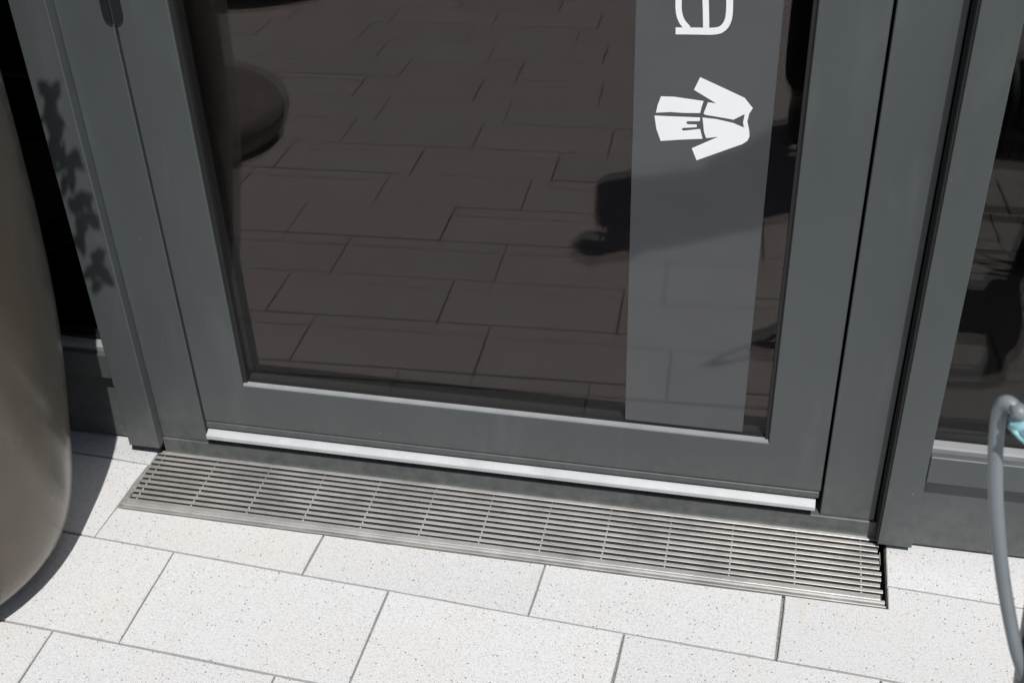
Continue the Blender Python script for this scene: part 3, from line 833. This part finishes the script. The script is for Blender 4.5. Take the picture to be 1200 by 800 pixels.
# ------------------------------------------------------------------ photographer (seen mirrored and as a shadow)
def skin_obj(name, chains, mat, parent, levels=1, root=0):
    """chains: list of lists of (co, radius); chains may begin with an int index into earlier verts."""
    verts, edges, rad = [], [], []
    for ch in chains:
        prev = None
        for it in ch:
            if isinstance(it, int): prev = it; continue
            verts.append(Vector(it[0])); rad.append(it[1]); idx = len(verts) - 1
            if prev is not None: edges.append((prev, idx))
            prev = idx
    off = root_loc(parent)
    me = bpy.data.meshes.new(name)
    me.from_pydata([v - off for v in verts], edges, [])
    o = link(name, me, mat, parent)
    mod = o.modifiers.new('skin', 'SKIN'); mod.use_smooth_shade = True
    lay = me.skin_vertices[0].data if me.skin_vertices else None
    if lay is None:
        bmx = bmesh.new(); bmx.from_mesh(me); bmx.verts.layers.skin.verify(); bmx.to_mesh(me); bmx.free(); lay = me.skin_vertices[0].data
    for i, r in enumerate(rad):
        rr = r if isinstance(r, tuple) else (r, r)
        lay[i].radius = rr; lay[i].use_root = (i == root)
    s = o.modifiers.new('sub', 'SUBSURF'); s.levels = levels; s.render_levels = levels
    return o
gz = ground_z(.2, -1.75)
px, py = .20, -1.88
per = thing('person', 'person in dark clothes standing on the paving and holding up a camera', 'person', (px, py, gz))
H = lambda x, y, z: (px + x, py + y, gz + z)
# camera body sits behind the viewpoint
cc = CAM - cf * .115
hd = Vector((.125, -1.875, 1.605))
neck = hd + Vector((.035, -.03, -.20))
def hand(wr, fw_, side, grip):
    out = []
    return out
wl = cc + cr * .015 - cu * .072 + cf * .01
wr = cc + cr * .085 - cu * .035 - cf * .0
shz = gz + 1.36
shl = (neck.x - .19, neck.y - .02, shz); shr = (neck.x + .19, neck.y - .02, shz)
ell = (-.065, -1.93, gz + 1.24); elr = (.40, -1.86, gz + 1.17)
body = [
    [(H(0, 0, .90), .125), (H(0, .0, 1.05), .115), ((neck.x, neck.y - .03, gz + 1.22), .14), ((neck.x, neck.y - .015, gz + 1.36), .12), (tuple(neck + Vector((0, 0, .06))), .052), (tuple(hd + Vector((.01, -.02, -.06))), .075), (tuple(hd), .092), (tuple(hd + Vector((0, -.005, .075))), .075)],
    [3, (shl, .062), (ell, .044), (tuple(wl - cf * .03), .027), (tuple(wl), .030)],
    [3, (shr, .062), (elr, .044), (tuple(wr - cf * .03), .027), (tuple(wr), .030)],
    [0, (H(-.09, 0, .84), .10), (H(-.105, .05, .48), .060), (H(-.115, .04, .28), .055), (H(-.12, .03, .085), .038), (H(-.12, .12, .045), .034)],
    [0, (H(.10, 0, .84), .10), (H(.13, .06, .48), .060), (H(.15, .06, .28), .055), (H(.165, .05, .085), .038), (H(.18, .14, .045), .034)],
]
# five fingers per hand, curled round the camera
i_wl, i_wr = 11, 15
for base_i, w0, sgn in ((i_wl, wl, 1), (i_wr, wr, -1)):
    for k, (ln, o_) in enumerate(((.9, .030), (1.0, .010), (.95, -.010), (.78, -.028))):
        st = w0 + cf * .018 + cu * o_
        body.append([base_i, (tuple(st), .0095), (tuple(st + cf * .022 * ln + cr * sgn * .010), .0088), (tuple(st + cf * .036 * ln + cr * sgn * .028), .008), (tuple(st + cf * .034 * ln + cr * sgn * .045), .007)])
    st = w0 + cu * .030 - cf * .012
    body.append([base_i, (tuple(st), .0105), (tuple(st + cr * sgn * .028 - cf * .012), .009), (tuple(st + cr * sgn * .045 - cf * .012), .008)])
skin_obj('body', body, M['skin'], per, 1)
skin_obj('shirt', [
    [(H(0, 0, .93), .140), (H(0, .0, 1.06), .132), ((neck.x, neck.y - .03, gz + 1.22), .157), ((neck.x, neck.y - .015, gz + 1.37), .132), (tuple(neck + Vector((0, 0, .0))), .068)],
    [3, (shl, .11), (ell, .10), (tuple(wl - cf * .06), .065)],
    [3, (shr, .10), (elr, .085), (tuple(wr - cf * .06), .05)]], M['shirt'], per, 1)
skin_obj('trousers', [
    [(H(0, 0, .96), .142), (H(0, 0, .88), .138)],
    [1, (H(-.09, 0, .80), .115), (H(-.105, .05, .48), .080), (H(-.115, .04, .28), .072), (H(-.12, .025, .075), .064)],
    [1, (H(.10, 0, .80), .115), (H(.13, .06, .48), .080), (H(.15, .06, .28), .072), (H(.165, .045, .075), .064)]], M['trousers'], per, 1)
for sx, sy in ((-.12, .03), (.17, .05)):
    skin_obj('shoe', [[(H(sx, sy - .05, .045), (.040, .040)), (H(sx + .002, sy + .03, .05), (.044, .045)), (H(sx + .006, sy + .12, .038), (.046, .034)), (H(sx + .010, sy + .20, .026), (.036, .022))]], M['shoe'], per, 1)
skin_obj('hair', [[(tuple(hd + Vector((.01, -.045, -.01))), .085), (tuple(hd + Vector((.003, -.03, .06))), .088), (tuple(hd + Vector((0, .0, .085))), .075)]], M['hair'], per, 1)
# nose, eyes, ears
fh = Vector((cf.x, cf.y, -.25)).normalized()
fs = Vector((0, 0, 1)).cross(fh).normalized()
b = MB()
for s in (-1, 1):
    b = MB(); b.lathe([(.001, -.012), (.009, -.007), (.012, 0), (.009, .007), (.001, .012)], hd + fh * .082 + fs * s * .033 + Vector((0, 0, .012)), 12); b.build('eye', M['vinyl'], per)

b = MB(); b.tube([hd + fh * .088 + Vector((0, 0, .02)), hd + fh * .107 - Vector((0, 0, .018)), hd + fh * .09 - Vector((0, 0, .028))], [.008, .013, .010], 10); b.build('nose', M['skin'], per)
for s in (-1, 1):
    b = MB(); b.lathe([(.002, -.03), (.012, -.02), (.017, 0), (.019, .018), (.010, .032), (.002, .035)], hd - fs * s * .096 - fh * .01, 12); b.build('ear', M['skin'], per)
b = MB(); b.tube([hd + fh * .088 - fs * .022 - Vector((0, 0, .055)), hd + fh * .096 - Vector((0, 0, .057)), hd + fh * .088 + fs * .022 - Vector((0, 0, .055))], [.004, .006, .004], 8); b.build('mouth', M['skin'], per)

camt = thing('handheld_camera', 'black handheld photo camera held up in front of the person', 'camera', tuple(cc))
Mx = Matrix(((cr.x, cu.x, -cf.x, cc.x), (cr.y, cu.y, -cf.y, cc.y), (cr.z, cu.z, -cf.z, cc.z), (0, 0, 0, 1)))
def oriented(mb): 
    for v in mb.bm.verts: v.co = Mx @ v.co
    return mb
oriented(MB().box(-.057, .062, -.045, .040, -.028, .028, .008, 2)).build('camera_body', M['black'], camt)
oriented(MB().box(-.028, .028, .0405, .064, -.025, .030, .006, 2)).build('viewfinder', M['black'], camt)
oriented(MB().lathe([(.030, -.102), (.034, -.098), (.034, -.060), (.037, -.055), (.037, -.029)], (0, 0, 0), 32)).build('lens', M['black'], camt)
